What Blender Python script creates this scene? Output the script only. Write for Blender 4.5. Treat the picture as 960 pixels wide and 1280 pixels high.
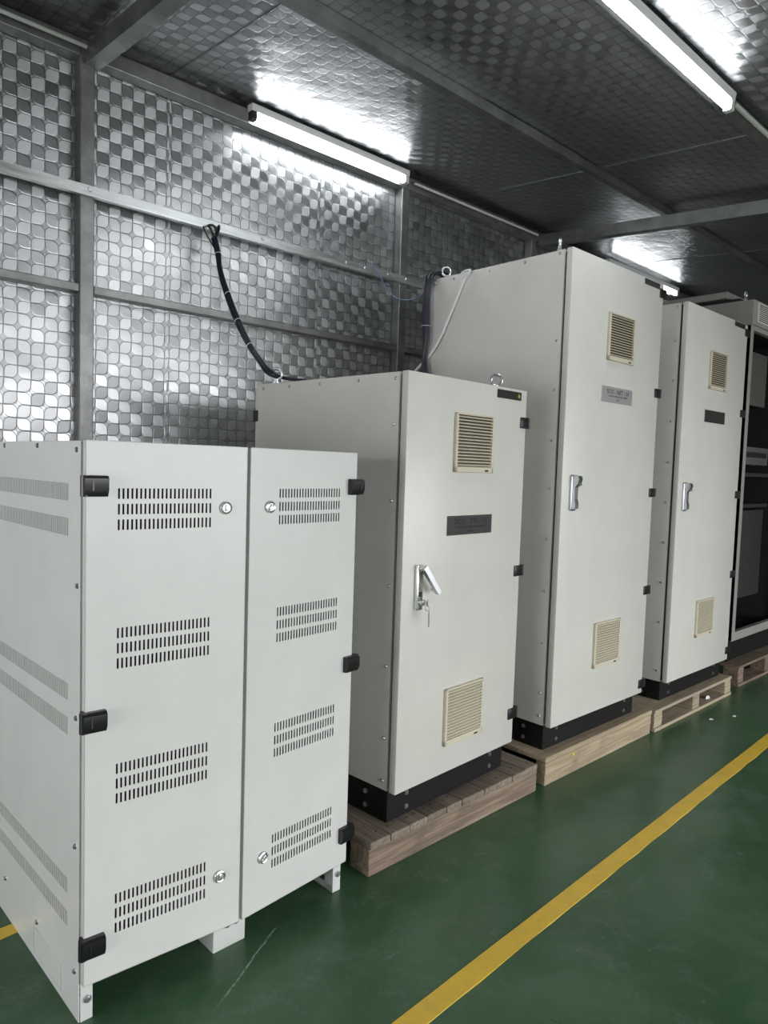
import bpy, bmesh, math, random
from mathutils import Vector, Matrix
random.seed(7)
scene = bpy.context.scene
for o in list(bpy.data.objects): bpy.data.objects.remove(o)
COL = scene.collection
PI = math.pi

# ------------------------------------------------------------ camera
F, YAW, PITCH, ROLL = 887.4837, .749961306, -.0637942268, .0316619389
cam_data = bpy.data.cameras.new('camera'); cam = bpy.data.objects.new('camera', cam_data); COL.objects.link(cam)
fw = Vector((math.sin(YAW)*math.cos(PITCH), math.cos(YAW)*math.cos(PITCH), math.sin(PITCH)))
rt = Vector((math.cos(YAW), -math.sin(YAW), 0)); up = rt.cross(fw)
rr = rt*math.cos(ROLL) + up*math.sin(ROLL); uu = up*math.cos(ROLL) - rt*math.sin(ROLL)
cam.matrix_world = Matrix(((rr.x, uu.x, -fw.x, 0), (rr.y, uu.y, -fw.y, 0), (rr.z, uu.z, -fw.z, 1.3), (0, 0, 0, 1)))
cam_data.sensor_fit = 'VERTICAL'; cam_data.sensor_height = 36.0; cam_data.lens = F/1280*36.0
cam_data.clip_start = .02; cam_data.clip_end = 200
scene.camera = cam

# ------------------------------------------------------------ world, exposure
world = bpy.data.worlds.new('sky'); scene.world = world; world.use_nodes = True
bg = world.node_tree.nodes['Background']; bg.inputs[0].default_value = (.97, .985, 1.0, 1); bg.inputs[1].default_value = 7.2
vs = scene.view_settings
vs.view_transform = 'Standard'; vs.look = 'None'; vs.gamma = 1.0; vs.exposure = 0.06; vs.use_curve_mapping = False
TUBE_STRENGTH = 30.0
# daylight enters through an unseen doorway added in the wall behind the camera; the portal only guides sampling of the sky
DOOR_X0, DOOR_X1, DOOR_Z1, FRONT_Y = .2, 6.4, 2.3, -3.5
pd = bpy.data.lights.new('added_doorway_portal', 'AREA'); pd.shape = 'RECTANGLE'; pd.size = DOOR_X1-DOOR_X0; pd.size_y = DOOR_Z1; pd.cycles.is_portal = True
po = bpy.data.objects.new('added_doorway_portal', pd); COL.objects.link(po)
po.location = ((DOOR_X0+DOOR_X1)/2, FRONT_Y, DOOR_Z1/2); po.rotation_euler = (PI/2, 0, 0)
pd2 = pd.copy(); pd2.size = 1.4; pd2.size_y = 3.0
po2 = bpy.data.objects.new('added_window_portal', pd2); COL.objects.link(po2); po2.location = (-3.2, 1.1, 1.05); po2.rotation_euler = (0, -PI/2, 0)  # sampling portal for the window opening added in the unseen left wall

# ------------------------------------------------------------ node helpers
def mat(name, col=(.8, .8, .8), rough=.5, metal=0., spec=.5):
    m = bpy.data.materials.new(name); m.use_nodes = True
    b = m.node_tree.nodes['Principled BSDF']
    b.inputs['Base Color'].default_value = (*col, 1); b.inputs['Roughness'].default_value = rough
    b.inputs['Metallic'].default_value = metal; b.inputs['Specular IOR Level'].default_value = spec
    return m
class NT:
    def __init__(s, m): s.t = m.node_tree; s.b = s.t.nodes['Principled BSDF']
    def n(s, typ, **kw):
        nd = s.t.nodes.new(typ)
        for k, v in kw.items(): setattr(nd, k, v)
        return nd
    def l(s, a, b): s.t.links.new(a, b)
    def set(s, sock, v):
        if isinstance(v, (int, float)): sock.default_value = v
        elif isinstance(v, (tuple, list)): sock.default_value = v
        else: s.l(v, sock)
    def m(s, op, a, b=None, c=None):
        nd = s.n('ShaderNodeMath', operation=op); s.set(nd.inputs[0], a)
        if b is not None: s.set(nd.inputs[1], b)
        if c is not None: s.set(nd.inputs[2], c)
        return nd.outputs[0]
    def mix(s, f, a, b):
        nd = s.n('ShaderNodeMix', data_type='RGBA'); s.set(nd.inputs[0], f)
        s.set(nd.inputs[6], a if not isinstance(a, tuple) or len(a) == 4 else (*a, 1)); s.set(nd.inputs[7], b if not isinstance(b, tuple) or len(b) == 4 else (*b, 1))
        return nd.outputs[2]
    def coord(s, which='Object', scale=(1, 1, 1), loc=(0, 0, 0)):
        tc = s.n('ShaderNodeTexCoord'); mp = s.n('ShaderNodeMapping')
        mp.inputs['Scale'].default_value = scale; mp.inputs['Location'].default_value = loc
        s.l(tc.outputs[which], mp.inputs['Vector']); return mp.outputs[0]
    def noise(s, vec, scale, detail=3, rough=.5, dist=0.):
        nd = s.n('ShaderNodeTexNoise'); s.l(vec, nd.inputs['Vector']); nd.inputs['Scale'].default_value = scale
        nd.inputs['Detail'].default_value = detail; nd.inputs['Roughness'].default_value = rough; nd.inputs['Distortion'].default_value = dist
        return nd.outputs['Fac']
    def ramp(s, v, lo, hi, a=0., b=1.):
        nd = s.n('ShaderNodeMapRange', interpolation_type='SMOOTHSTEP'); s.set(nd.inputs[0], v)
        for i, x in enumerate((lo, hi, a, b)): nd.inputs[i+1].default_value = x
        return nd.outputs[0]
    def bump(s, h, strength=.2, dist=.001, normal=None):
        nd = s.n('ShaderNodeBump'); nd.inputs['Strength'].default_value = strength; nd.inputs['Distance'].default_value = dist
        s.l(h, nd.inputs['Height'])
        if normal is not None: s.l(normal, nd.inputs['Normal'])
        return nd.outputs[0]

# ------------------------------------------------------------ materials
def painted(name, col, rough=.36):
    m = mat(name, col, rough, 0., .5); t = NT(m); c = t.coord()
    n1 = t.noise(c, 420, 2, .6); n2 = t.noise(c, 6, 4, .6)
    t.set(t.b.inputs['Base Color'], t.mix(t.ramp(n2, .3, .75), tuple(x*.97 for x in col), tuple(min(1, x*1.03) for x in col)))
    t.set(t.b.inputs['Roughness'], t.m('ADD', t.m('MULTIPLY', n2, .12), rough-.06))
    t.set(t.b.inputs['Normal'], t.bump(n1, .10, .0006))
    return m
M = {}
M['paint_a'] = painted('white_grey_paint', (.67, .675, .65), .30)
M['paint_b'] = painted('light_grey_paint', (.63, .622, .58), .31)
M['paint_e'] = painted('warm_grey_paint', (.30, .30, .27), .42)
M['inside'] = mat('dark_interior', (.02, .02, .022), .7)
M['black_paint'] = mat('black_plinth_paint', (.008, .008, .008), .6, 0., .25)
M['black_plastic'] = mat('black_plastic', (.012, .012, .013), .32)
M['rubber'] = mat('gasket_rubber', (.015, .015, .02), .7)
M['cream'] = mat('cream_plastic', (.60, .55, .43), .45)
M['cream_dark'] = mat('grille_filter', (.055, .045, .03), .9)
M['chrome'] = mat('polished_steel', (.74, .74, .74), .24, .9)
M['zinc'] = mat('zinc_plated_steel', (.55, .555, .58), .34, 1.)
M['ink'] = mat('black_ink', (.008, .008, .008), .6)
M['copper_cable'] = mat('navy_cable', (.008, .010, .035), .4)
M['black_cable'] = mat('black_cable', (.006, .006, .008), .4)
M['white_cable'] = mat('white_cable', (.75, .76, .76), .45)
M['blue_wire'] = mat('pale_blue_wire', (.16, .2, .36), .4)
M['tie'] = mat('clear_cable_tie', (.6, .62, .65), .4)
M['housing'] = mat('white_lamp_housing', (.55, .55, .54), .4)
M['conduit'] = mat('white_conduit_plastic', (.5, .5, .47), .5)
M['outer'] = mat('grey_sheet_metal', (.22, .22, .225), .5, .6)
M['label_dark'] = mat('dark_label', (.03, .028, .026), .3)
M['gold'] = mat('yellow_emblem', (.42, .36, .08), .5)
M['yellow_tag'] = mat('yellow_tag', (.75, .58, .05), .5)
m = mat('lamp_tube', (1, 1, 1), .4); b = m.node_tree.nodes['Principled BSDF']
b.inputs['Emission Color'].default_value = (.93, .97, 1., 1); b.inputs['Emission Strength'].default_value = TUBE_STRENGTH; M['tube'] = m
# brushed nameplate
m = mat('brushed_nameplate', (.52, .52, .51), .3, .93); t = NT(m); c = t.coord('Object', (8, 60, 900))
t.set(t.b.inputs['Roughness'], t.m('ADD', t.m('MULTIPLY', t.noise(c, 1., 3), .14), .10)); M['plate'] = m
M['plate_satin_lit'] = mat('lit_satin_nameplate', (.62, .62, .61), .40, .85)  # lighter copy of the plate; a brighter reflection is put into its colour
# galvanised / bare frame steel
m = mat('frame_steel', (.33, .335, .33), .42, .85); t = NT(m); c = t.coord('Object')
n = t.noise(c, 5, 5, .65); n2 = t.noise(c, 60, 3)
t.set(t.b.inputs['Base Color'], t.mix(t.ramp(n, .3, .7), (.165, .168, .165), (.29, .295, .29)))
t.set(t.b.inputs['Roughness'], t.m('ADD', t.m('MULTIPLY', n2, .25), .3)); M['steel'] = m
m = mat('galvanised_rail', (.6, .61, .61), .33, .95); t = NT(m); c = t.coord('Object', (1, 12, 12))
n = t.noise(c, 4, 4, .6); t.set(t.b.inputs['Base Color'], t.mix(t.ramp(n, .3, .7), (.46, .47, .47), (.66, .67, .67)))
t.set(t.b.inputs['Roughness'], t.m('ADD', t.m('MULTIPLY', n, .25), .24)); M['galv'] = m
# embossed bubble foil: rounded leaf cells around small stars, brushed in alternating directions
def foil(name, axis, gk=.6, wave=.45, emb=.32, k=.68):
    m = mat(name, (.62, .63, .64), .3, 1.); t = NT(m)
    tc = t.n('ShaderNodeTexCoord'); sp = t.n('ShaderNodeSeparateXYZ'); t.l(tc.outputs['Object'], sp.inputs[0])
    oi = t.n('ShaderNodeObjectInfo'); rnd = oi.outputs['Random']
    S = 1/.0505
    a = t.m('ADD', t.m('MULTIPLY', sp.outputs[0], S), t.m('MULTIPLY', rnd, 37.))
    bb = t.m('ADD', t.m('MULTIPLY', sp.outputs['XYZ'.index(axis)], S), t.m('MULTIPLY', rnd, 91.))
    wob = t.noise(tc.outputs['Object'], 7, 2)
    a = t.m('ADD', a, t.m('MULTIPLY', wob, .25)); bb = t.m('ADD', bb, t.m('MULTIPLY', wob, .25))
    ca, cb = t.m('FLOOR', a), t.m('FLOOR', bb)
    fu, fv = t.m('SUBTRACT', a, ca), t.m('SUBTRACT', bb, cb)
    par = t.m('FLOORED_MODULO', t.m('ADD', ca, cb), 2.)
    u = t.m('ABSOLUTE', t.m('SUBTRACT', par, fu))              # flip odd cells
    flip = t.m('GREATER_THAN', t.m('ADD', u, fv), 1.)
    u2 = t.m('ABSOLUTE', t.m('SUBTRACT', flip, u)); v2 = t.m('ABSOLUTE', t.m('SUBTRACT', flip, fv))
    R = .47
    du = t.m('MAXIMUM', t.m('SUBTRACT', R, u2), 0.); dv = t.m('MAXIMUM', t.m('SUBTRACT', R, v2), 0.)
    ln = t.m('SQRT', t.m('ADD', t.m('MULTIPLY', du, du), t.m('MULTIPLY', dv, dv)))
    sd = t.m('MINIMUM', t.m('SUBTRACT', R, ln), t.m('MINIMUM', t.m('SUBTRACT', 1., u2), t.m('SUBTRACT', 1., v2)))
    leaf = t.ramp(sd, .0, .075); groove = t.m('MULTIPLY', t.ramp(sd, -.03, .015), t.m('SUBTRACT', 1., t.ramp(sd, .015, .065)))
    wn = t.n('ShaderNodeTexWhiteNoise', noise_dimensions='2D'); cv = t.n('ShaderNodeCombineXYZ'); t.l(ca, cv.inputs[0]); t.l(cb, cv.inputs[1]); t.l(cv.outputs[0], wn.inputs['Vector'])
    # brushed lines, horizontal or vertical by cell
    brush = (3, 3, 3)
    mpA = t.n('ShaderNodeMapping'); mpB = t.n('ShaderNodeMapping')
    vert = [1., 1., 1.]; vert[0] = 900; vert['XYZ'.index(axis)] = 60; mpA.inputs['Scale'].default_value = vert
    hor = [1., 1., 1.]; hor[0] = 60; hor['XYZ'.index(axis)] = 900; mpB.inputs['Scale'].default_value = hor
    t.l(tc.outputs['Object'], mpA.inputs[0]); t.l(tc.outputs['Object'], mpB.inputs[0])
    lines = t.n('ShaderNodeMix', data_type='FLOAT'); t.l(par, lines.inputs[0]); t.l(t.noise(mpA.outputs[0], 1., 1), lines.inputs[2]); t.l(t.noise(mpB.outputs[0], 1., 1), lines.inputs[3])
    ra = t.n('ShaderNodeCombineXYZ'); ra.inputs[0].default_value = 1.
    rb = t.n('ShaderNodeCombineXYZ'); rb.inputs['XYZ'.index(axis)].default_value = 1.
    tg = t.n('ShaderNodeMix', data_type='VECTOR'); t.l(par, tg.inputs[0]); t.l(ra.outputs[0], tg.inputs[4]); t.l(rb.outputs[0], tg.inputs[5])
    t.l(tg.outputs[1], t.b.inputs['Tangent'])
    t.b.inputs['Anisotropic'].default_value = .58
    base = t.mix(leaf, tuple(c*k for c in (.50, .51, .52)), tuple(c*k for c in (.70, .71, .725)))
    base = t.mix(t.m('MULTIPLY', groove, gk), base, (.16, .165, .17))
    t.set(t.b.inputs['Base Color'], base)
    t.set(t.b.inputs['Roughness'], t.m('ADD', t.m('ADD', .29, t.m('MULTIPLY', wn.outputs['Value'], .10)), t.m('MULTIPLY', par, .08)))
    n1 = t.bump(t.noise(tc.outputs['Object'], 2.2, 2), wave, .05)
    n2 = t.bump(leaf, emb, .0020, n1)
    n3 = t.bump(lines.outputs[0], .20, .0009, n2)
    t.l(n3, t.b.inputs['Normal'])
    return m
M['foil_wall'] = foil('embossed_foil_wall', 'Z'); M['foil_roof'] = foil('embossed_foil_roof', 'Y', .45, .42, .24, .52)  # roof is the same foil, base darkened to stand in for dim reflections
# green epoxy floor
m = mat('green_epoxy', (.05, .11, .06), .3, 0., .38); t = NT(m); c = t.coord()
n1 = t.noise(c, 1.6, 6, .62, .4); n2 = t.noise(c, 7, 5, .7, .8); n3 = t.noise(c, 55, 3, .7)
base = t.mix(t.ramp(n1, .3, .72), (.034, .090, .040), (.056, .126, .060))
n4 = t.noise(c, 3.1, 5, .68, 1.2)
dust = t.m('MULTIPLY', t.ramp(n2, .46, .78), t.ramp(n3, .30, .75))
base = t.mix(t.m('MULTIPLY', dust, .50), base, (.22, .27, .22))
base = t.mix(t.ramp(n4, .45, .70, 0, .34), base, (.105, .165, .108))
# one long pale scratch in front of the two-door cabinet
sx = t.n('ShaderNodeSeparateXYZ'); t.l(c, sx.inputs[0])
def along(dx, dy): return t.m('ADD', t.m('MULTIPLY', t.m('SUBTRACT', sx.outputs[0], 1.118), dx), t.m('MULTIPLY', t.m('SUBTRACT', sx.outputs[1], 1.586), dy))
la = along(-.873, -.488); lb = t.m('ABSOLUTE', t.m('ADD', along(-.488, .873), t.m('MULTIPLY', t.m('SUBTRACT', n2, .5), .02)))
scr_m = t.m('MULTIPLY', t.m('MULTIPLY', t.ramp(la, -.01, .03), t.m('SUBTRACT', 1., t.ramp(la, .22, .36))), t.m('SUBTRACT', 1., t.ramp(lb, .0008, .0036)))
base = t.mix(t.m('MULTIPLY', scr_m, t.ramp(n3, .35, .6, .1, .7)), base, (.42, .50, .43))
cs = t.coord('Object', (1.2, 9, 1)); sc = t.ramp(t.noise(cs, 5, 4, .7, 1.4), .665, .72)
base = t.mix(t.m('MULTIPLY', sc, .22), base, (.36, .42, .36))
t.set(t.b.inputs['Base Color'], base)
t.set(t.b.inputs['Roughness'], t.m('ADD', t.m('MULTIPLY', n2, .25), .20))
t.set(t.b.inputs['Normal'], t.bump(t.noise(c, 9, 3), .06, .004)); M['floor'] = m
m = mat('outdoor_concrete', (.14, .14, .135), .8); M['concrete'] = m
m = mat('yellow_floor_paint', (.55, .36, .03), .45); t = NT(m); c = t.coord()
n1 = t.noise(c, 14, 5, .7); n2 = t.noise(c, 90, 3, .7)
base = t.mix(t.ramp(n1, .35, .75), (.80, .52, .05), (.68, .46, .06))
t.set(t.b.inputs['Base Color'], t.mix(t.ramp(n2, .62, .75, 0, .5), base, (.25, .24, .1))); M['yellow'] = m
# pallet timber
def timber(name, a, bcol, grain=(2, 40, 40)):
    m = mat(name, a, .75); t = NT(m); c = t.coord('Object', grain); c2 = t.coord()
    oi = t.n('ShaderNodeObjectInfo')
    n1 = t.noise(c, 1.6, 6, .65, .5); n2 = t.noise(c2, 7, 4, .6); n3 = t.noise(c2, 24, 2, .5)
    base = t.mix(t.ramp(n1, .35, .68), a, bcol)
    base = t.mix(t.ramp(n2, .52, .8, 0, .55), base, tuple(x*.55 for x in a))
    base = t.mix(t.ramp(n3, .70, .80, 0, .7), base, (.07, .05, .035))
    hs = t.n('ShaderNodeHueSaturation'); t.l(base, hs.inputs['Color']); t.l(t.m('ADD', t.m('MULTIPLY', oi.outputs['Random'], .35), .82), hs.inputs['Value'])
    t.set(t.b.inputs['Base Color'], hs.outputs[0]); t.set(t.b.inputs['Normal'], t.bump(n1, .35, .002))
    return m
M['wood_x'] = timber('timber_grain_along', (.155, .112, .080), (.30, .228, .165))
M['wood_y'] = timber('timber_grain_across', (.165, .130, .098), (.29, .235, .185), (40, 2, 40))
M['wood_fresh'] = timber('pale_timber', (.30, .235, .155), (.44, .35, .24))
M['plywood'] = timber('pale_plywood', (.33, .265, .185), (.46, .385, .285), (2, 12, 160))

# ------------------------------------------------------------ mesh helpers
class MB:
    def __init__(s): s.bm = bmesh.new()
    def box(s, x0, x1, y0, y1, z0, z1, bev=0., seg=2):
        r = bmesh.ops.create_cube(s.bm, size=1.)['verts']
        for v in r: v.co = Vector((x0+(v.co.x+.5)*(x1-x0), y0+(v.co.y+.5)*(y1-y0), z0+(v.co.z+.5)*(z1-z0)))
        if bev > 0:
            es = list({e for v in r for e in v.link_edges})
            bmesh.ops.bevel(s.bm, geom=es, offset=bev, segments=seg, affect='EDGES', profile=.5)
        return s
    def cyl(s, p0, p1, r, n=12, r2=None, cap=True):
        p0, p1 = Vector(p0), Vector(p1); d = p1-p0
        q = bmesh.ops.create_cone(s.bm, cap_ends=cap, segments=n, radius1=r, radius2=r if r2 is None else r2, depth=d.length)['verts']
        mt = Matrix.Translation((p0+p1)/2) @ d.to_track_quat('Z', 'Y').to_matrix().to_4x4()
        bmesh.ops.transform(s.bm, matrix=mt, verts=q); return s
    def ring(s, c, R, r, nrm, n=24, k=8, arc=2*PI, a0=0.):
        nrm = Vector(nrm).normalized(); a = nrm.orthogonal().normalized(); b2 = nrm.cross(a)
        if abs(nrm.z) < .5:
            b2 = Vector((0, 0, 1)); a = b2.cross(nrm).normalized()
        full = abs(arc-2*PI) < 1e-6; rows = []
        for i in range(n if full else n+1):
            t = a0+arc*i/n; d = a*math.cos(t)+b2*math.sin(t)
            rows.append([s.bm.verts.new(Vector(c)+d*(R+r*math.cos(2*PI*j/k))+nrm*(r*math.sin(2*PI*j/k))) for j in range(k)])
        for i in range(len(rows) if full else len(rows)-1):
            A, B = rows[i], rows[(i+1) % len(rows)]
            for j in range(k): s.bm.faces.new((A[j], A[(j+1) % k], B[(j+1) % k], B[j]))
        return s
    def tube(s, pts, r, k=8, smooth=6):
        P = catmull([Vector(p) for p in pts], smooth); prev = None; rows = []
        for i, p in enumerate(P):
            d = (P[min(i+1, len(P)-1)]-P[max(i-1, 0)]).normalized()
            a = d.orthogonal().normalized() if prev is None else (prev-d*prev.dot(d)).normalized()
            prev = a; b2 = d.cross(a)
            rows.append([s.bm.verts.new(p+(a*math.cos(2*PI*j/k)+b2*math.sin(2*PI*j/k))*r) for j in range(k)])
        for A, B in zip(rows, rows[1:]):
            for j in range(k): s.bm.faces.new((A[j], A[(j+1) % k], B[(j+1) % k], B[j]))
        s.bm.faces.new(rows[0][::-1]); s.bm.faces.new(rows[-1]); return s
    def prism(s, poly, axis, d0, d1):
        def P(a, b, d): return {'x': (d, a, b), 'y': (a, d, b), 'z': (a, b, d)}[axis]
        A = [s.bm.verts.new(P(a, b, d0)) for a, b in poly]; B = [s.bm.verts.new(P(a, b, d1)) for a, b in poly]
        s.bm.faces.new(A); s.bm.faces.new(B[::-1]); n = len(poly)
        for i in range(n): s.bm.faces.new((A[i], B[i], B[(i+1) % n], A[(i+1) % n]))
        return s
    def perforated(s, w, h, t, holes, u0=0., z0=0.):
        """plate in the x-z plane (front at y=0, back at y=t) with rectangular through holes"""
        xs = sorted({u0, u0+w} | {q for a in holes for q in (a[0], a[1])}); zs = sorted({z0, z0+h} | {q for a in holes for q in (a[2], a[3])})
        hs = {}
        xi = {x: i for i, x in enumerate(xs)}; zi = {z: i for i, z in enumerate(zs)}
        for a in holes:
            for i in range(xi[a[0]], xi[a[1]]):
                for j in range(zi[a[2]], zi[a[3]]): hs[(i, j)] = 1
        nx, nz = len(xs)-1, len(zs)-1
        fr = [[s.bm.verts.new((x, 0, z)) for z in zs] for x in xs]; bk = [[s.bm.verts.new((x, t, z)) for z in zs] for x in xs]
        solid = lambda i, j: 0 <= i < nx and 0 <= j < nz and (i, j) not in hs
        for i in range(nx):
            for j in range(nz):
                if not solid(i, j): continue
                s.bm.faces.new((fr[i][j], fr[i+1][j], fr[i+1][j+1], fr[i][j+1])); s.bm.faces.new((bk[i][j], bk[i][j+1], bk[i+1][j+1], bk[i+1][j]))
                if not solid(i-1, j): s.bm.faces.new((fr[i][j], fr[i][j+1], bk[i][j+1], bk[i][j]))
                if not solid(i+1, j): s.bm.faces.new((fr[i+1][j], bk[i+1][j], bk[i+1][j+1], fr[i+1][j+1]))
                if not solid(i, j-1): s.bm.faces.new((fr[i][j], bk[i][j], bk[i+1][j], fr[i+1][j]))
                if not solid(i, j+1): s.bm.faces.new((fr[i][j+1], fr[i+1][j+1], bk[i+1][j+1], bk[i][j+1]))
        for v in [v for v in s.bm.verts if not v.link_faces]: s.bm.verts.remove(v)
        return s
    def xf(s, m): bmesh.ops.transform(s.bm, matrix=m, verts=s.bm.verts[:]); return s
    def mesh(s, name, material, smooth=False):
        bmesh.ops.recalc_face_normals(s.bm, faces=s.bm.faces[:])
        me = bpy.data.meshes.new(name); s.bm.to_mesh(me); s.bm.free()
        me.materials.append(M[material] if isinstance(material, str) else material)
        if smooth:
            for p in me.polygons: p.use_smooth = True
            try: me.set_sharp_from_angle(angle=math.radians(35))
            except Exception: pass
        return me
    def build(s, name, material, parent=None, loc=(0, 0, 0), smooth=False, rot=(0, 0, 0)):
        return put(name, s.mesh(name, material, smooth), parent, loc, rot)
def put(name, me, parent=None, loc=(0, 0, 0), rot=(0, 0, 0)):
    o = bpy.data.objects.new(name, me); COL.objects.link(o); o.location = loc; o.rotation_euler = rot
    if parent is not None: o.parent = parent
    return o
def catmull(P, k):
    if len(P) < 3: return P
    out = []
    for i in range(len(P)-1):
        p0, p1, p2, p3 = P[max(i-1, 0)], P[i], P[i+1], P[min(i+2, len(P)-1)]
        for j in range(k):
            t = j/k; out.append(.5*((2*p1)+(p2-p0)*t+(2*p0-5*p1+4*p2-p3)*t*t+(3*p1-p0-3*p2+p3)*t**3))
    return out+[P[-1]]
def thing(name, label, cat, loc=(0, 0, 0), rz=0., group=None):
    o = bpy.data.objects.new(name, None); COL.objects.link(o); o.location = loc; o.rotation_euler = (0, 0, rz); o.empty_display_size = .1
    return tag(o, label, cat, group)
def tag(o, label, cat, group=None):
    o['label'] = label; o['category'] = cat
    if group: o['group'] = group
    return o
def struct(o, label, cat): o['kind'] = 'structure'; o['label'] = label; o['category'] = cat; return o
def text_mesh(txt, size, material, width=None):
    cu = bpy.data.curves.new('lettering', 'FONT'); cu.body = txt; cu.size = size; cu.align_x = 'CENTER'; cu.align_y = 'CENTER'; cu.extrude = .0002; cu.resolution_u = 3
    o = bpy.data.objects.new('tmp_text', cu); COL.objects.link(o); dg = bpy.context.evaluated_depsgraph_get(); dg.update()
    me = bpy.data.meshes.new_from_object(o.evaluated_get(dg)); bpy.data.objects.remove(o); me.materials.clear(); me.materials.append(M[material])
    xs = [v.co.x for v in me.vertices]; w = max(xs)-min(xs); k = (width/w) if width else 1.
    for v in me.vertices: v.co = Vector((v.co.x*k, -v.co.z, v.co.y))      # stands in the x-z plane, facing -y
    me.name = 'lettering'; return me
def pix(px, py, axis, val):
    """world point seen at a photograph pixel on the plane axis = val (used to read off cable routes)"""
    d = fw + rr*((px-480)/F) - uu*((py-640)/F); o = Vector((0, 0, 1.3)); i = 'xyz'.index(axis)
    return o + d*((val-o[i])/d[i])

# ------------------------------------------------------------ the shed
WALL_Y = 3.03; CEIL0 = 2.965; SLOPE = .085
ceil = lambda y: CEIL0+SLOPE*(y-2.95)
X0, X1 = -3.2, 10.0
struct(MB().box(X0, X1, FRONT_Y, WALL_Y+.05, -.12, 0).build('floor', 'floor'), 'green epoxy coated workshop floor with pale scuffs', 'floor')
struct(MB().box(X0-6, X1, FRONT_Y-9, FRONT_Y, -.14, -.01).build('floor_outdoor', 'concrete'), 'pale concrete apron outside the added doorway', 'floor')
wall = struct(MB().box(X0, X1, WALL_Y+.012, WALL_Y+.05, 0, 3.1).build('wall_back', 'outer'), 'back wall lined with silver embossed foil between steel posts', 'wall')
foil_x = [X0, -1.45, -.48, .48, 1.45, 2.30, 3.25, 4.22, 5.2, 6.2, 7.2, 8.2, 9.2, X1]
for i, (a, b) in enumerate(zip(foil_x, foil_x[1:])):
    z1 = 2.955; y = WALL_Y-.002*(i % 2)
    MB().box(a, b+.012, y, y+.006, .02, z1).build('foil_sheet', 'foil_wall', wall)
POSTS = (-.70, 1.06, 2.832, 4.06, 5.85, 7.6)
for x in POSTS: MB().box(x, x+.058, 2.97, WALL_Y-.003, 0, 2.925, .004).build('post', 'steel', wall)
# upper galvanised channel rail running across the posts
def channel(name, x0, x1, y, z0, z1, d, material, parent, t=.004):
    m = MB(); m.box(x0, x1, y, y+t, z0, z1); m.box(x0, x1, y+t, y+d, z0, z0+t); m.box(x0, x1, y+t, y+d, z1-t, z1)
    return m.build(name, material, parent)
zr1 = 2.378; zr0 = 2.338
rail = channel('channel_rail', X0, 3.0, 2.945, zr0, zr1, .024, 'galv', wall)
sc_me = MB().cyl((0, 0, 0), (0, -.004, 0), .009, 12, .007).mesh('screw', 'zinc', True)
for x in (-.4, .3, 1.09, 1.9, 2.42, 2.55, 2.72, 2.86): put('bolt', sc_me, wall, (x, 2.945, (zr0+zr1)/2+.004))
for a, b in zip(POSTS, POSTS[1:]):
    zt = 1.995
    MB().box(a+.058, b, 2.972, WALL_Y-.004, zt-.033, zt, .003).build('rail', 'steel', wall)
    MB().box(a+.058, b, 2.972, WALL_Y-.004, 1.033-.033, 1.033, .003).build('rail', 'steel', wall)
    m = MB().box(a+.0, b+.0, 2.962, WALL_Y-.004, 2.872, 2.937, .003); m.build('top_rail', 'steel', wall)
m = MB(); m.box(X0-.05, X0, FRONT_Y, WALL_Y+.05, 0, .35); m.box(X0-.05, X0, FRONT_Y, WALL_Y+.05, 1.75, 3.1); m.box(X0-.05, X0, FRONT_Y, -.4, .35, 1.75); m.box(X0-.05, X0, 2.6, WALL_Y+.05, .35, 1.75)
wl = struct(m.build('wall_left', 'outer'), 'end wall left of the camera with a window opening added for daylight', 'wall')  # unseen opening, added to brighten the left side of the nearest cabinet
wr = struct(MB().box(X1, X1+.05, FRONT_Y, WALL_Y+.05, 0, 3.1).build('wall_right', 'outer'), 'far end wall at the right', 'wall')
m = MB(); m.box(X0, DOOR_X0, FRONT_Y-.05, FRONT_Y, 0, 3.); m.box(DOOR_X1, X1, FRONT_Y-.05, FRONT_Y, 0, 3.); m.box(DOOR_X0, DOOR_X1, FRONT_Y-.05, FRONT_Y, DOOR_Z1, 3.)
struct(m.build('wall_front', 'outer'), 'wall behind the camera with a wide doorway added for daylight', 'wall')  # unseen doorway, added to supply daylight on the cabinet fronts
# roof: cladding, foil sheets, cross beams, purlins
def slab(x0, x1, y0, y1, lo, hi):
    m = MB(); b = m.bm
    V = [b.verts.new((x, y, (ceil(y)+dz))) for dz in (lo, hi) for x, y in ((x0, y0), (x1, y0), (x1, y1), (x0, y1))]
    for f in ((0, 1, 2, 3), (7, 6, 5, 4), (0, 4, 5, 1), (1, 5, 6, 2), (2, 6, 7, 3), (3, 7, 4, 0)): b.faces.new([V[i] for i in f])
    return m
roof = struct(slab(X0, X1, FRONT_Y-.1, WALL_Y+.05, .015, .06).build('ceiling', 'outer'), 'sloping roof lined with silver embossed foil sheets', 'ceiling')
cx = [X0, -1.4, -.45, .5, 1.46, 2.42, 3.38, 4.34, 5.3, 6.26, 7.2, 8.2, 9.1, X1]
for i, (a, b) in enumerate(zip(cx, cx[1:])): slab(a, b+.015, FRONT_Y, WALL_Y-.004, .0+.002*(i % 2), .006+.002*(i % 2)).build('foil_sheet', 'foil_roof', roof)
def bar(x0, x1, y0, y1, zoff0, zoff1): return slab(x0, x1, y0, y1, zoff0, zoff1)
for x in (-.7, 1.078, 4.129, 7.2): bar(x, x+.06, FRONT_Y+.02, 2.985, -.118, -.046).build('beam', 'steel', roof)
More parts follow.
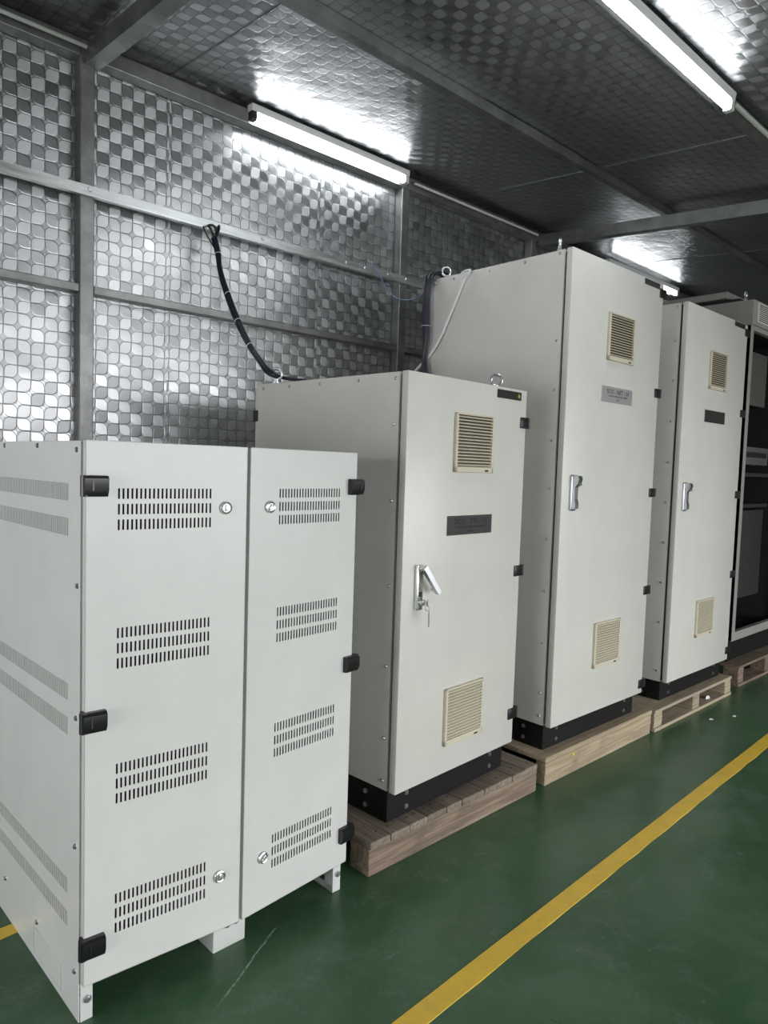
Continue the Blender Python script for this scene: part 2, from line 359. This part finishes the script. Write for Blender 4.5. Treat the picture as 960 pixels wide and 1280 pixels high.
for y, segs in ((2.055, (( X0, 3.17, .0), (3.17, X1, .006))), (1.235, ((X0, X1, 0.),)), (.35, ((X0, X1, 0.),)), (-.6, ((X0, X1, 0.),)), (-1.6, ((X0, X1, 0.),)), (-2.6, ((X0, X1, 0.),))):
    for a, b, s in segs: bar(a, b, y+s, y+.05-s, -.046+s, -.001).build('purlin', 'steel', roof)

# ------------------------------------------------------------ floor markings
def stripe(xa, xb, ya, yb, wa, wb, label):
    m = MB(); b = m.bm; n = 90; A = []
    for i in range(n+1):
        t = i/n; x = xa+(xb-xa)*t; y = ya+(yb-ya)*t; w = (wa+(wb-wa)*t)/2
        j = lambda: random.gauss(0, .0011)
        A.append([b.verts.new(p) for p in ((x, y-w+j(), .0), (x, y-w+.001, .0012), (x, y+w-.001, .0012), (x, y+w+j(), .0))])
    for p, q in zip(A, A[1:]):
        for k in range(3): b.faces.new((p[k], q[k], q[k+1], p[k+1]))
    b.faces.new(A[0]); b.faces.new(A[-1][::-1])
    return tag(m.build('floor_marking', 'yellow'), label, 'floor marking', 'yellow lines painted on the floor')
stripe(-1.5, 8.5, .976, 1.412, .06, .06, 'long yellow line painted along the open aisle in front of the cabinets')
stripe(-2.6, 1.35, 2.033, 2.041, .05, .05, 'short end of yellow line passing under the left side of the two-door cabinet')

# ------------------------------------------------------------ lamps
def lamp(x0, x1, y, z, label, dz=0., face=-1):
    t = thing('tube_light', label, 'light', (x0, y, z), 0, 'fluorescent tube lights')
    L = x1-x0
    ang = math.atan2(dz, L)
    pr = [(-.022, .0), (.022, .0), (.017, -.030), (-.017, -.030)]
    MB().prism(pr, 'x', 0, L).build('housing', 'housing', t, rot=(0, -ang, 0))
    MB().cyl((.03, 0, -.050), (L-.03, 0, -.050), .0165, 20).build('tube', 'tube', t, smooth=True, rot=(0, -ang, 0))
    for xx in (0., L-.03): MB().box(xx, xx+.03, -.018, .018, -.070, -.028, .005).build('end_cap', 'housing' if xx else 'black_plastic', t, rot=(0, -ang, 0))
    return t
lamp(1.81, 2.83, 2.934, 2.945, 'tube light at the top of the foil wall, above the hanging cable')
lamp(1.72, 2.93, 1.222, 2.80, 'tube light under the roof purlin, cut off by the top right of the picture')
lamp(4.95, 6.12, 2.915, 2.93, 'distant tube light mostly hidden behind the tallest cabinet')

# ------------------------------------------------------------ conduits
tag(MB().cyl((-1.2, 2.945, 2.903), (1.075, 2.945, 2.903), .008, 10).build('conduit', 'conduit', smooth=True), 'thin white conduit at the wall top left of the first post', 'conduit', 'white conduits along the wall top')
tag(MB().cyl((2.90, 2.945, 2.905), (4.09, 2.945, 2.905), .008, 10).build('conduit', 'conduit', smooth=True), 'thin white conduit at the wall top behind the tallest cabinet', 'conduit', 'white conduits along the wall top')
tag(MB().cyl((2.97, 1.225, 2.782), (6.5, 1.225, 2.782), .010, 10).build('conduit', 'conduit', smooth=True), 'white conduit continuing from the end of the overhead tube light', 'conduit')

# ------------------------------------------------------------ shared small parts
eye_m = MB().ring((0, 0, .041), .021, .0058, (0, 1, 0), 28, 10); eye_m.cyl((0, 0, 0), (0, 0, .010), .017, 16); eye_m.cyl((0, 0, .010), (0, 0, .022), .010, 12)
EYE = eye_m.mesh('eye_bolt', 'zinc', True)
scr = MB().cyl((0, 0, 0), (-.004, 0, 0), .0066, 12, .0045); SCREW = scr.mesh('screw', 'zinc', True)
pb = MB().cyl((0, 0, 0), (0, -.005, 0), .0095, 6); pb.cyl((0, -.005, 0), (0, -.008, 0), .006, 10); PBOLT = pb.mesh('bolt', 'zinc', True)
lk = MB().ring((0, -.004, 0), .0125, .0035, (0, 1, 0), 24, 8); lk.cyl((0, 0, 0), (0, -.006, 0), .0125, 20); lk.box(-.0035, .0035, -.010, -.005, -.008, .008, .001); LOCK = lk.mesh('cam_lock', 'chrome', True)
hb = MB().box(-.040, .020, -.010, .016, -.021, .021, .0025); hb.cyl((.016, -.002, -.021), (.016, -.002, .021), .009, 12); HINGE = hb.mesh('hinge', 'black_plastic', True)
# corner hinge with slanted underside for the two-door cabinet (hinge line at x=0, runs to +x)
def hinge_a():
    m = MB(); m.prism([(.012, -.023), (-.012, -.023), (-.019, -.008), (-.019, .017), (-.012, .023), (.012, .023)], 'x', -.005, .046)
    m.cyl((-.001, -.004, -.023), (-.001, -.004, .023), .010, 12); m.box(.010, .014, -.0205, -.018, -.010, .012)
    return m
HINGE_L = hinge_a().mesh('hinge', 'black_plastic', True); HINGE_R = hinge_a().xf(Matrix.Scale(-1, 4, (1, 0, 0))).mesh('hinge', 'black_plastic', True)
slat_m = MB().prism([(-.0015, -.0010), (-.0112, -.0034), (-.0112, -.0008), (-.0015, .0034)], 'x', .010, .212); SLAT = slat_m.mesh('slat', 'cream')
def grille(parent, x, z, y=0.):
    """ventilation grille .222 wide, .204 high, sixteen slats"""
    m = MB(); W, H = .222, .204
    m.box(0, .011, -.012, 0, 0, H, .002); m.box(W-.011, W, -.012, 0, 0, H, .002); m.box(0, W, -.012, 0, H-.006, H, .001); m.box(0, W, -.012, 0, 0, .020, .002)
    g = m.build('ventilation_grille', 'cream', parent, (x, y, z)); MB().box(.008, W-.008, -.002, -.0004, .018, H-.004).build('filter_mat', 'cream_dark', g)
    MB().box(W-.052, W-.030, -.0124, -.012, .004, .010).build('maker_mark', 'ink', g)
    for i in range(16): put('slat', SLAT, g, (0, 0, .0265+i*.01105))
    return g
def nameplate(parent, x, z, lines, y=0., finish='plate'):
    p = MB().box(0, .262, -.0025, 0, 0, .068, .0006, 1).build('nameplate', finish, parent, (x, y, z))
    for txt, size, zc, xc, wd in lines: put('lettering', text_mesh(txt, size, 'ink', wd), p, (xc, -.0028, zc))
    return p
def swing_handle(parent, x, z):
    h = MB().box(0, .044, -.010, 0, 0, .150, .008, 3).build('door_handle', 'zinc', parent, (x, 0, z), True)
    m = MB(); m.prism([(-.010, .006), (-.024, .010), (-.026, .030), (-.020, .050), (-.020, .098), (-.034, .115), (-.040, .132), (-.034, .146), (-.010, .148)], 'x', .009, .035)
    m.build('lever', 'zinc', h, smooth=False); MB().cyl((.022, -.036, .112), (.022, -.040, .110), .006, 12).build('lock_cylinder', 'zinc', h, smooth=True)
    return h
def cabinet(name, label, x0, y0, w, zb, zt, wd, dep, base, group=None):
    """single-door floor cabinet: body, front door, black plinth; local x along the front, y into depth, z from the pallet top"""
    t = thing(name, label, 'cabinet', (x0, y0, base), w, group)
    Z = lambda z: z-base
    # body as folded sheet: two side panels, back, roof, bottom
    m = MB(); d0 = .040
    body = m.box(.004, wd-.004, d0, dep, Z(zb), Z(zt)-.001, .003).build('body', 'paint_b', t, smooth=True)
    MB().box(.012, wd-.012, .0275, d0+.001, Z(zb)+.008, Z(zt)-.010).build('door_gasket', 'rubber', t)
    MB().box(.0, wd, 0, .028, Z(zb)+.002, Z(zt), .003).build('door', 'paint_b', t, smooth=True)
    MB().box(.010, wd-.010, dep, dep+.018, Z(zb)+.004, Z(zt)-.003, .003).build('rear_door', 'paint_b', t, smooth=True)
    pl = MB().box(.008, wd-.008, .040, dep-.02, 0, Z(zb), .002).build('plinth', 'black_paint', t)
    for xx in (.10, wd-.10):
        for zz in (.030, .078): put('bolt', PBOLT, pl, (xx, .040, zz))
    for yy in (.14, dep-.14):
        for zz in (.030, .078): put('bolt', PBOLT, pl, (.008, yy, zz), (0, 0, -PI/2))
    return t, Z
def side_screws(t, Z, zs, ys, ztop, x=.004):
    for z in zs: put('screw', SCREW, t, (x, .062, Z(z)))
    for y in ys: put('screw', SCREW, t, (x, y, Z(ztop)))

# ------------------------------------------------------------ pallets
def pallet_thing(name, label, x0, y0, w): return thing(name, label, 'pallet', (x0, y0, 0), w, 'wooden pallets under the cabinets')
# pallet under the short cabinet: deck boards across a heavy front timber
t = pallet_thing('wooden_pallet', 'weathered wooden pallet with cross boards and solid front timber under the short cabinet', 1.4682, 1.5912, .0211)
for y, h in ((0.0, .089), (.42, .089), (.83, .089)): MB().box(.0, .932, y+.004, y+.094, 0, h, .004).build('stringer', 'wood_x', t)
edges = [0, .092, .181, .27, .37, .453, .583, .666, .758, .843, .934]
for i, (a, b) in enumerate(zip(edges, edges[1:])):
    f = random.uniform(-.002, .003); o = MB().box(a+.0016, b-.0016, f, .924, .0895, .1145-random.uniform(0, .002), .003).build('deck_board', 'wood_y', t)
NAIL = MB().cyl((0, 0, 0), (0, 0, .0012), .0035, 8).mesh('nail', 'ink')
for a, b in zip(edges, edges[1:]):
    for k in (.3, .7): put('nail', NAIL, t, (a+(b-a)*k, .045+random.uniform(-.012, .012), .1132))
# pallet under the tallest cabinet: closed front of long planks
t = pallet_thing('wooden_pallet', 'yellowish wooden pallet with closed plank front under the tallest cabinet', 2.4624, 1.6134, .0107)
MB().box(-.003, .938, .0, .32, .0985, .1212, .004).build('deck_board', 'wood_fresh', t)
MB().box(-.003, .938, .325, .62, .0985, .1205, .004).build('deck_board', 'wood_x', t); MB().box(-.003, .938, .625, .92, .0985, .1210, .004).build('deck_board', 'wood_fresh', t)
for z0, z1, y in ((.0, .046, .004), (.0475, .0975, .002)): MB().box(.0, .934, y, .05, z0, z1, .003).build('front_plank', 'wood_fresh', t)
for y in (.42, .85): MB().box(.0, .934, y, y+.07, 0, .0975, .003).build('stringer', 'wood_x', t)
# pallet under the third cabinet: plywood deck on blocks with open fork gaps
def block_pallet(label, x0, y0, w, h, wood, L=.984):
    t = pallet_thing('wooden_pallet', label, x0, y0, w)
    for a, b in ((0, .503), (.507, L)): MB().box(a, b, 0, .95, h-.016, h, .002).build('deck_board', wood, t)
    for y in (0., .42, .85):
        for x in (.0, .452, L-.088):
            bl = MB(); k = 4; hh = (h-.016-.018)/k
            for i in range(k): bl.box(x+random.uniform(0, .002), x+.088-random.uniform(0, .002), y+.004+random.uniform(0, .002), y+.095, .018+i*hh+.0006, .018+(i+1)*hh-.0006)
            bl.build('block', wood, t)
        MB().box(0, L, y-.002, y+.11, 0, .0175, .002).build('bottom_board', wood, t)
    return t
block_pallet('plywood pallet with open fork gaps under the third grey cabinet', 3.4256, 1.6181, .0078, .112, 'plywood')
block_pallet('shadowed wooden pallet with fork gaps under the open cabinet at the far right', 4.60, 1.655, .0, .130, 'wood_x')

# ------------------------------------------------------------ two-door white cabinet
A = thing('two_door_cabinet', 'low white two-door cabinet with slotted vents standing on feet nearest the camera', 'cabinet', (.5725, 1.5679, 0), .0228)
WA, DA, TA, BA = .794, .80, 1.336, .098
m = MB()   # shell, open behind the doors
m.box(.0035, .006, .026, DA, 0.10, TA); m.box(WA-.004, WA-.001, .022, DA, BA, TA, .001); m.box(.004, WA-.002, .022, DA, TA-.003, TA); m.box(.004, WA-.002, DA-.003, DA, BA, TA); m.box(.004, WA-.002, .024, DA, BA, BA+.003)
m.box(.004, .022, .022, .026, BA, TA); m.box(WA-.022, WA-.002, .022, .026, BA, TA); m.box(.022, WA-.022, .022, .026, TA-.022, TA-.001); m.box(.022, WA-.022, .022, .026, BA, BA+.02)
m.build('body', 'paint_a', A)
MB().box(.03, WA-.03, .14, .143, BA+.02, TA-.02).build('mounting_plate', 'inside', A)
# left side panel with six slotted vent strips
def side_slots():
    hs = []
    for z0, z1 in ((1.200, 1.240), (1.120, 1.161), (.739, .779), (.657, .699), (.277, .314), (.196, .234)):
        y = .096
        while y < .70: hs.append((round(y, 4), round(y+.0042, 4), z0, z1)); y += .0092
    return hs
m = MB().perforated(DA-.024, TA-.001, .0022, side_slots(), .024, 0.)      # built in x-z, then turned so its front faces -x
m.xf(Matrix(((0, 1, 0, 0), (1, 0, 0, 0), (0, 0, 1, 0), (0, 0, 0, 1))))
m.xf(Matrix.Translation((.0005, 0, 0)))
sp = m.build('side_panel', 'paint_a', A)
MB().box(.0028, .0034, .06, .76, .16, 1.26).build('vent_backing', mat('grey_filter_mesh', (.20, .20, .195), .8), sp)
for y, z in ((.046, 1.316), (.294, 1.325), (.55, 1.325), (.040, 1.013), (.044, .711), (.046, .411), (.047, .112), (.552, .107), (.298, .105)): put('screw', SCREW, sp, (.0005, y, z))
m = MB(); m.box(-.0012, .0006, .127, .32, .018, .0195); m.box(-.0012, .0006, .127, .32, .0845, .086); m.box(-.0012, .0006, .127, .1285, .0195, .0845); m.box(-.0012, .0006, .3185, .32, .0195, .0845)
m.build('cover_plate_rim', 'paint_a', sp)
def slot_block(mirror, W):
    hs = []
    for top in (1.233, .917, .602, .293):
        for r in range(3):
            z1 = top-r*.0350; z0 = z1-.0238
            for i in range(23):
                x = .0715+i*.01003; x0, x1 = x, x+.0046
                if mirror: x0, x1 = W-x1, W-x0
                hs.append((round(x0, 5), round(x1, 5), round(z0, 5), round(z1, 5)))
    return hs
ang = math.atan2(.0326, .4006); WD = .3955
def door_a(mirror):
    m = MB().perforated(WD-.004, TA+.002-BA-.0, .0015, slot_block(mirror, WD), .002, BA+.0)
    # folded edges of the door pan
    m.box(.002, .0035, .0, .019, BA, TA+.002); m.box(WD-.0035, WD-.002, .0, .019, BA, TA+.002); m.box(.002, WD-.002, .0, .019, TA+.0005, TA+.002); m.box(.002, WD-.002, .0, .019, BA, BA+.0015)
    return m
d1 = door_a(False).build('door', 'paint_a', A, (0.0, 0, 0), rot=(0, 0, -ang))
d2 = door_a(True).xf(Matrix.Translation((-WD, 0, 0))).build('door', 'paint_a', A, (WA, 0, 0), rot=(0, 0, ang))
for z in (1.186, .243):
    put('cam_lock', LOCK, d1, (.335, 0, z)); put('cam_lock', LOCK, d2, (-.329, 0, z), (0, .6, 0))
for z in (1.238, .713, .190):
    put('hinge', HINGE_L, d1, (0, 0, z)); put('hinge', HINGE_R, d2, (.008, 0, z))
# base feet: left and right channel runners, wide middle foot
m = MB(); m.box(.004, .032, .021, .024, 0, BA+.002, .001); m.box(.004, .032, .024, DA-.01, 0, .003); f1 = m.build('foot', 'paint_a', A)
m = MB(); m.box(.349, .448, .021, .30, 0, BA-.0005, .003); f2 = m.build('foot', 'paint_a', A, smooth=True)
m = MB(); m.box(.760, .790, .021, .024, 0, BA+.002, .001); m.box(.760, .763, .024, DA-.01, .0, .020); m.box(.760, .790, .024, DA-.01, 0, .003); m.box(.787, .790, .024, DA-.01, 0, BA+.002)
m.box(.760, .763, .024, .06, .0, BA); f3 = m.build('foot', 'paint_a', A)
for f, x, z in ((f1, .019, .052), (f2, .390, .066), (f2, .416, .066), (f3, .777, .055)): put('bolt', PBOLT, f, (x, .021, z))
MB().cyl((.10, .09, .06), (.10, .09, BA), .008, 12).build('ground_stud', 'zinc', A, smooth=True)

# ------------------------------------------------------------ short grey cabinet
Bc, Z = cabinet('short_cabinet', 'short grey one-door cabinet with a lever handle hanging open and keys', 1.5895, 1.6118, .0612, .223, 1.607, .686, .80, .1147)
grille(Bc, .242, Z(1.289)); grille(Bc, .240, Z(.326))
nameplate(Bc, .219, Z(1.070), (('SCO - SYS - 01', .027, .047, .137, .185), ('SCADA AUTOMATION CABINET', .010, .027, .137, .18), ('1000', .009, .012, .133, .026)))
lb = MB().box(0, .158, -.002, 0, 0, .031, .0005, 1).build('brand_label', 'label_dark', Bc, (.487, 0, Z(1.566)))
e = MB().cyl((.141, -.002, .0155), (.141, -.0026, .0155), .009, 4).build('emblem', 'gold', lb)
for z in (1.484, .912, .344): put('hinge', HINGE, Bc, (.686, .004, Z(z)))
for z in (1.484, .60): MB().box(.002, .026, .79, .825, Z(z)-.022, Z(z)+.022, .003).build('rear_hinge', 'black_plastic', Bc)
side_screws(Bc, Z, (1.438, 1.19, .91, .642, .40, .255), (.231, .428, .60, .76), 1.588); put('screw', SCREW, Bc, (.004, .06, Z(1.585)))
for x, y in ((.045, .735), (.62, .10), (.62, .735), (.045, .10)):
    if (x, y) != (.045, .10): put('eye_bolt', EYE, Bc, (x, y, Z(1.606)), (0, 0, -.9))
# handle: slim tray, lever swung out to the right, lock with two keys
h = MB().box(0, .030, -.014, 0, 0, .150, .003).build('door_handle', 'chrome', Bc, (.061, 0, Z(.832)), True)
MB().box(.007, .023, -.0146, -.013, .050, .128).build('handle_recess', 'steel', h); MB().box(.008, .022, -.0152, -.0135, .046, .062).build('latch_opening', 'ink', h)
lv = MB(); lv.prism([(-.009, .006), (.009, .006), (.009, -.100), (.006, -.107), (-.006, -.107), (-.009, -.100)], 'y', -.012, .004); lv.cyl((0, .004, -.092), (0, .018, -.092), .006, 10)
lv.build('lever', 'zinc', h, (.016, -.026, .140), rot=(math.radians(-6), math.radians(-36), 0))
MB().cyl((.016, -.010, .140), (.016, -.036, .140), .010, 16).build('pivot', 'chrome', h, smooth=True)
lc = MB().cyl((.016, -.012, .028), (.016, -.030, .028), .0105, 16); lc.box(.0145, .0175, -.046, -.030, .020, .036, .001); lc.build('lock_cylinder', 'chrome', h, smooth=True)
k = MB().ring((.016, -.046, .012), .0085, .0012, (1, 0, .2), 18, 6); k.build('key_ring', 'zinc', h, smooth=True)
k = MB(); k.cyl((.022, -.047, -.010), (.0235, -.049, -.010), .0105, 14); k.box(.0205, .0265, -.049, -.047, -.050, -.018); k.build('key', 'zinc', h)
k = MB(); k.cyl((.016, -.0445, .030), (.0175, -.0465, .030), .0105, 14); k.build('key', 'zinc', h)

# ------------------------------------------------------------ tallest grey cabinet
Cc, Z = cabinet('tall_cabinet', 'tallest grey one-door cabinet in the middle with a legible steel nameplate', 2.5123, 1.6341, -.0004, .226, 2.205, .782, .80, .1212, 'tall grey cabinets')
grille(Cc, .294, Z(1.792)); grille(Cc, .303, Z(.431))
nameplate(Cc, .269, Z(1.612), (('SCO - NET - 01', .027, .047, .137, .185), ('SCADA AUTOMATION CABINET', .010, .028, .137, .165), ('1000', .009, .013, .133, .030)), finish='plate_satin_lit')
MB().box(0, .147, -.002, 0, 0, .026, .0005, 1).build('brand_label', 'plate', Cc, (.594, 0, Z(2.174)))
swing_handle(Cc, .056, Z(1.141))
for z in (2.160, 1.691, 1.215, .740, .276): put('hinge', HINGE, Cc, (.784, .004, Z(z)))
for z in (2.06, 1.2): MB().box(.002, .026, .79, .825, Z(z)-.022, Z(z)+.022, .003).build('rear_hinge', 'black_plastic', Cc)
side_screws(Cc, Z, (2.191, 1.84, 1.64, 1.43, 1.233, 1.02, .80, .58, .365, .265), (.235, .425, .638, .76), 2.186)
for x, y in ((.055, .10), (.055, .735), (.73, .735)): put('eye_bolt', EYE, Cc, (x, y, Z(2.204)), (0, 0, .65 if y < .5 else -.6))

# ------------------------------------------------------------ third grey cabinet
Dc, Z = cabinet('tall_cabinet', 'tall grey one-door cabinet with a plain dark nameplate, third of the grey row', 3.5884, 1.6438, .0018, .214, 2.183, .782, .80, .112, 'tall grey cabinets')
grille(Dc, .288, Z(1.772)); grille(Dc, .298, Z(.416))
MB().box(0, .262, -.0025, 0, 0, .066, .0006, 1).build('nameplate', 'label_dark', Dc, (.264, 0, Z(1.594)))
MB().box(0, .147, -.002, 0, 0, .026, .0005, 1).build('brand_label', 'label_dark', Dc, (.592, 0, Z(2.153)))
swing_handle(Dc, .050, Z(1.118))
for z in (2.138, 1.673, 1.200, .730, .274): put('hinge', HINGE, Dc, (.784, .004, Z(z)))
side_screws(Dc, Z, (2.165, 1.99, 1.79, 1.58, 1.37, 1.16, .95, .74, .53, .27), (.235, .425, .638), 2.165)
put('eye_bolt', EYE, Dc, (.70, .12, Z(2.18)), (0, 0, .6))

# ------------------------------------------------------------ open cabinet at the far right
E0x, E0y, EB = 4.655, 1.735, .130
Ec = thing('open_cabinet', 'open grey cabinet without door at the right edge, vented box on top', 'cabinet', (E0x, E0y, EB), 0)
W, D, ZT, ZB = .82, .80, 2.245, .305
Z = lambda z: z-EB
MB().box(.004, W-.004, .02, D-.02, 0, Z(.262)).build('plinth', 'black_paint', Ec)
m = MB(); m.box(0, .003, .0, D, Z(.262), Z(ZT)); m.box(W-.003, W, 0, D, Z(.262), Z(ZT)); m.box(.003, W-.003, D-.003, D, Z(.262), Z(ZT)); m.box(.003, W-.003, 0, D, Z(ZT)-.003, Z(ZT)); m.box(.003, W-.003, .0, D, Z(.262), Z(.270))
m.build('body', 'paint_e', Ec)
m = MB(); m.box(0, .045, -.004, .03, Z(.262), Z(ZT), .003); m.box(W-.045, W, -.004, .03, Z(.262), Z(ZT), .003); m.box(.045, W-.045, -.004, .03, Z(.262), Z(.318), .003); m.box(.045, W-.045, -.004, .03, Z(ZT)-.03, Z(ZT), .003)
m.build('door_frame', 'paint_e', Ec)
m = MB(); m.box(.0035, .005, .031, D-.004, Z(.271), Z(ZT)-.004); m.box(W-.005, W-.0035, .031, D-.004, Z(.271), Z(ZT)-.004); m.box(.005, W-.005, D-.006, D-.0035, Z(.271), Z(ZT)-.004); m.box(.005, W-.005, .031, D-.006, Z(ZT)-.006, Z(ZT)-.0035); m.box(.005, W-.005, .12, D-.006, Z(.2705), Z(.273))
m.build('interior_shade', 'inside', Ec)  # added near-black faces: shade of the unlit interior put into colour
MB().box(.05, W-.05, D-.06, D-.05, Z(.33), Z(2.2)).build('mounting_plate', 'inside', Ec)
MB().box(.085, W-.05, .16, .175, Z(1.80), Z(2.16), .003).build('upper_panel', mat('brown_grey_panel', (.11, .105, .095), .4), Ec)
MB().box(.12, W-.06, .12, .14, Z(.48), Z(1.08), .003).build('lower_panel', mat('charcoal_panel', (.03, .031, .032), .5), Ec)
MB().box(.05, W-.05, .10, D-.07, Z(1.10), Z(1.125), .002).build('shelf', 'inside', Ec)
MB().box(.20, W-.10, .10, .45, Z(1.39), Z(1.51), .004).build('device_unit', mat('device_grey', (.09, .09, .085), .5), Ec)
MB().box(.23, W-.14, .096, .099, Z(1.44), Z(1.475)).build('device_slot', 'ink', Ec)
MB().box(.18, .30, .10, .22, Z(1.125), Z(1.26), .003).build('relay_box', mat('relay_grey', (.12, .12, .11), .5), Ec)
MB().box(.05, W-.05, .06, .09, Z(1.31), Z(1.335), .002).build('cross_rail', 'inside', Ec)
MB().box(.05, .07, .05, .09, Z(.33), Z(2.2)).build('mounting_upright', 'inside', Ec)
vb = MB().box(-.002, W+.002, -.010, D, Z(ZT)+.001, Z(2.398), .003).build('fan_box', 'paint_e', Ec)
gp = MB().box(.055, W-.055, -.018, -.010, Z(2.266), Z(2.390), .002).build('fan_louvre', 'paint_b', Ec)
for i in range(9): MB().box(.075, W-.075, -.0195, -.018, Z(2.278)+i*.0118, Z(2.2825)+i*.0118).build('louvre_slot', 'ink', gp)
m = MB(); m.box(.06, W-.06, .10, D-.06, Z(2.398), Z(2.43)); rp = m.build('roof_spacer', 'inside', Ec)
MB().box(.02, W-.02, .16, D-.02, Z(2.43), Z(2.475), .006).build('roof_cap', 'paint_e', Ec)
for x, y in ((.05, .06), (W-.05, .06)): put('eye_bolt', EYE, Ec, (x, y, Z(2.397)), (0, 0, .5))

# ------------------------------------------------------------ cables
def route(spec): return [pix(*s) for s in spec]
def cables(name, label, cat, strands, ties=()):
    t = thing(name, label, cat, strands[0][0][0])
    o = Vector(t.location)
    for pts, r, mt in strands: MB().tube([Vector(p)-o for p in pts], r).build('cable', mt, t, smooth=True)
    for c, d, r in ties: MB().ring(Vector(c)-o, r, .0014, d, 14, 6).build('cable_tie', 'tie', t, smooth=True)
    return t
base = [(268, 297, 2.925), (272, 318, 2.90), (276, 340, 2.86), (285, 368, 2.78), (297, 402, 2.67), (312, 433, 2.53), (325, 450, 2.43), (337, 465, 2.35)]
def strand(offx, offy, offz):
    pts = []
    for i, (a, b, y) in enumerate(base):
        s = math.sin(i*1.7+offx*90)
        pts.append(pix(a, b, 'y', y)+Vector((offx+s*.003, offz, offy*.5+s*.002)))
    e = pts[-1]
    return pts+[Vector((e.x+.05, e.y-.01, 1.636)), Vector((e.x+.16, e.y-.03, 1.632))]
st = [(strand(.000, 0, 0), .0072, 'copper_cable'), (strand(.010, .004, .004), .0062, 'copper_cable'), (strand(-.006, -.006, .005), .0055, 'black_cable'), (strand(.004, .010, -.006), .005, 'black_cable')]
for k, (dx, hh) in enumerate(((-.035, .055), (.02, .06))):       # loops over the rail
    p = pix(269, 300, 'y', 2.928)
    st.append(([p+Vector((0, 0, 0)), p+Vector((dx*.7, -.004, hh*.7)), p+Vector((dx, .0, hh)), p+Vector((dx*.4+.01, .004, hh*1.1)), p+Vector((.008, .002, .02)), p+Vector((.004, 0, -.04))], .005, 'black_cable'))
p = pix(254, 283, 'y', 2.930)
st.append(([p, p+Vector((.012, -.004, -.03)), pix(262, 300, 'y', 2.925), pix(270, 315, 'y', 2.905), pix(274, 335, 'y', 2.87)], .0035, 'black_cable'))
ties = []
for i in (1, 3, 4, 5):
    a, b, y = base[i]; a2, b2, y2 = base[i+1]; ties.append((pix(a, b, 'y', y)+Vector((.003, 0, .001)), pix(a2, b2, 'y', y2)-pix(a, b, 'y', y), .0155))
cables('cable_bundle', 'dark navy cable bundle hanging from the wall rail to the short cabinet', 'cable', st, ties)
# bundle hanging down the rear corner of the tallest cabinet
xb = 2.487
def hang(dx, dy, sw):
    pts = [Vector((2.70+dx, 2.42, 2.225)), Vector((2.60+dx, 2.40+dy, 2.238)), Vector((2.545, 2.405+dy, 2.240)), Vector((2.505+dx, 2.415+dy, 2.222))]
    for px, py, k in ((537, 352, .3), (534, 372, .5), (533, 402, .2), (533, 425, .5), (531, 448, .8), (531, 466, .3), (531, 482, 0)):
        p = pix(px, py, 'x', xb+dx*.5); pts.append(p+Vector((-.004, sw*k+dy, 0)))
    return pts
st = [(hang(0, 0, .006), .008, 'copper_cable'), (hang(.006, .012, -.014), .0075, 'copper_cable'), (hang(-.01, -.012, .020), .007, 'black_cable'), (hang(-.004, .022, -.020), .0065, 'black_cable'), (hang(.002, -.022, .012), .0065, 'copper_cable')]
cables('cable_bundle', 'black and navy cables hanging down the rear corner of the tallest cabinet', 'cable', st, [(pix(533, 408, 'x', xb)+Vector((-.004, 0, 0)), (0, 0, 1), .024)])
wp = [Vector((2.60, 2.33-.08, 2.213)), Vector((2.545, 2.25, 2.2135))]+[pix(a, b, 'x', 2.502) for a, b in ((588, 338), (580, 351), (572, 371), (560, 400), (551, 421), (540, 440), (528, 454), (517, 466), (506, 480))]
tag(MB().tube(wp, .0058).build('cable', 'white_cable', smooth=True), 'thin white cable slanting down the side of the tallest cabinet', 'cable')
wp = [pix(a, b, 'y', y) for a, b, y in ((462, 333, 2.938), (468, 333, 2.93), (474, 343, 2.91), (480, 355, 2.90), (487, 366, 2.89), (497, 373, 2.85), (508, 375, 2.78), (518, 373, 2.68), (526, 369, 2.56), (531, 364, 2.45))]
tag(MB().tube(wp, .0032).build('wire', 'blue_wire', smooth=True), 'thin pale blue wire drooping from the rail end to the tallest cabinet', 'wire')
# small yellow tag stuck on the pallet front under the tallest cabinet
p = pix(716, 942.5, 'y', 1.618)
tag(MB().box(-.008, .008, -.002, .0005, -.006, .006, .002).build('paper_tag', 'yellow_tag', None, (2.4624+(p.x-2.4624), 1.6134+.0107*(p.x-2.4624)+.0005, p.z)), 'tiny yellow scrap stuck on the pallet front under the tallest cabinet', 'scrap')

# scraps of paper: one in the fork gap of the plywood pallet, two on the floor in front of it
def scrap(label, p, r, h, seed):
    random.seed(seed); m = MB(); b = m.bm; n = 9
    ring = [b.verts.new((r*random.uniform(.6, 1.2)*math.cos(2*PI*i/n)*1.5, r*random.uniform(.6, 1.2)*math.sin(2*PI*i/n), 0)) for i in range(n)]
    top = [b.verts.new((v.co.x*.6+random.uniform(-r, r)*.15, v.co.y*.6, h*random.uniform(.5, 1.2))) for v in ring]
    for i in range(n): b.faces.new((ring[i], ring[(i+1) % n], top[(i+1) % n], top[i]))
    b.faces.new(top); b.faces.new(ring[::-1])
    return tag(m.build('paper_scrap', 'white_cable', None, p), label, 'scrap', 'paper scraps near the plywood pallet')
scrap('crumpled white scrap lying in the right fork gap of the plywood pallet', (4.16, 1.665, .0176), .016, .014, 3)
p = pix(889, 899, 'z', 0); scrap('white fleck on the green floor, nearer of two beside the plywood pallet', (p.x, p.y, 0), .010, .003, 4)
p = pix(918, 895, 'z', 0); scrap('white fleck on the green floor, farther of two beside the plywood pallet', (p.x, p.y, 0), .010, .003, 5)
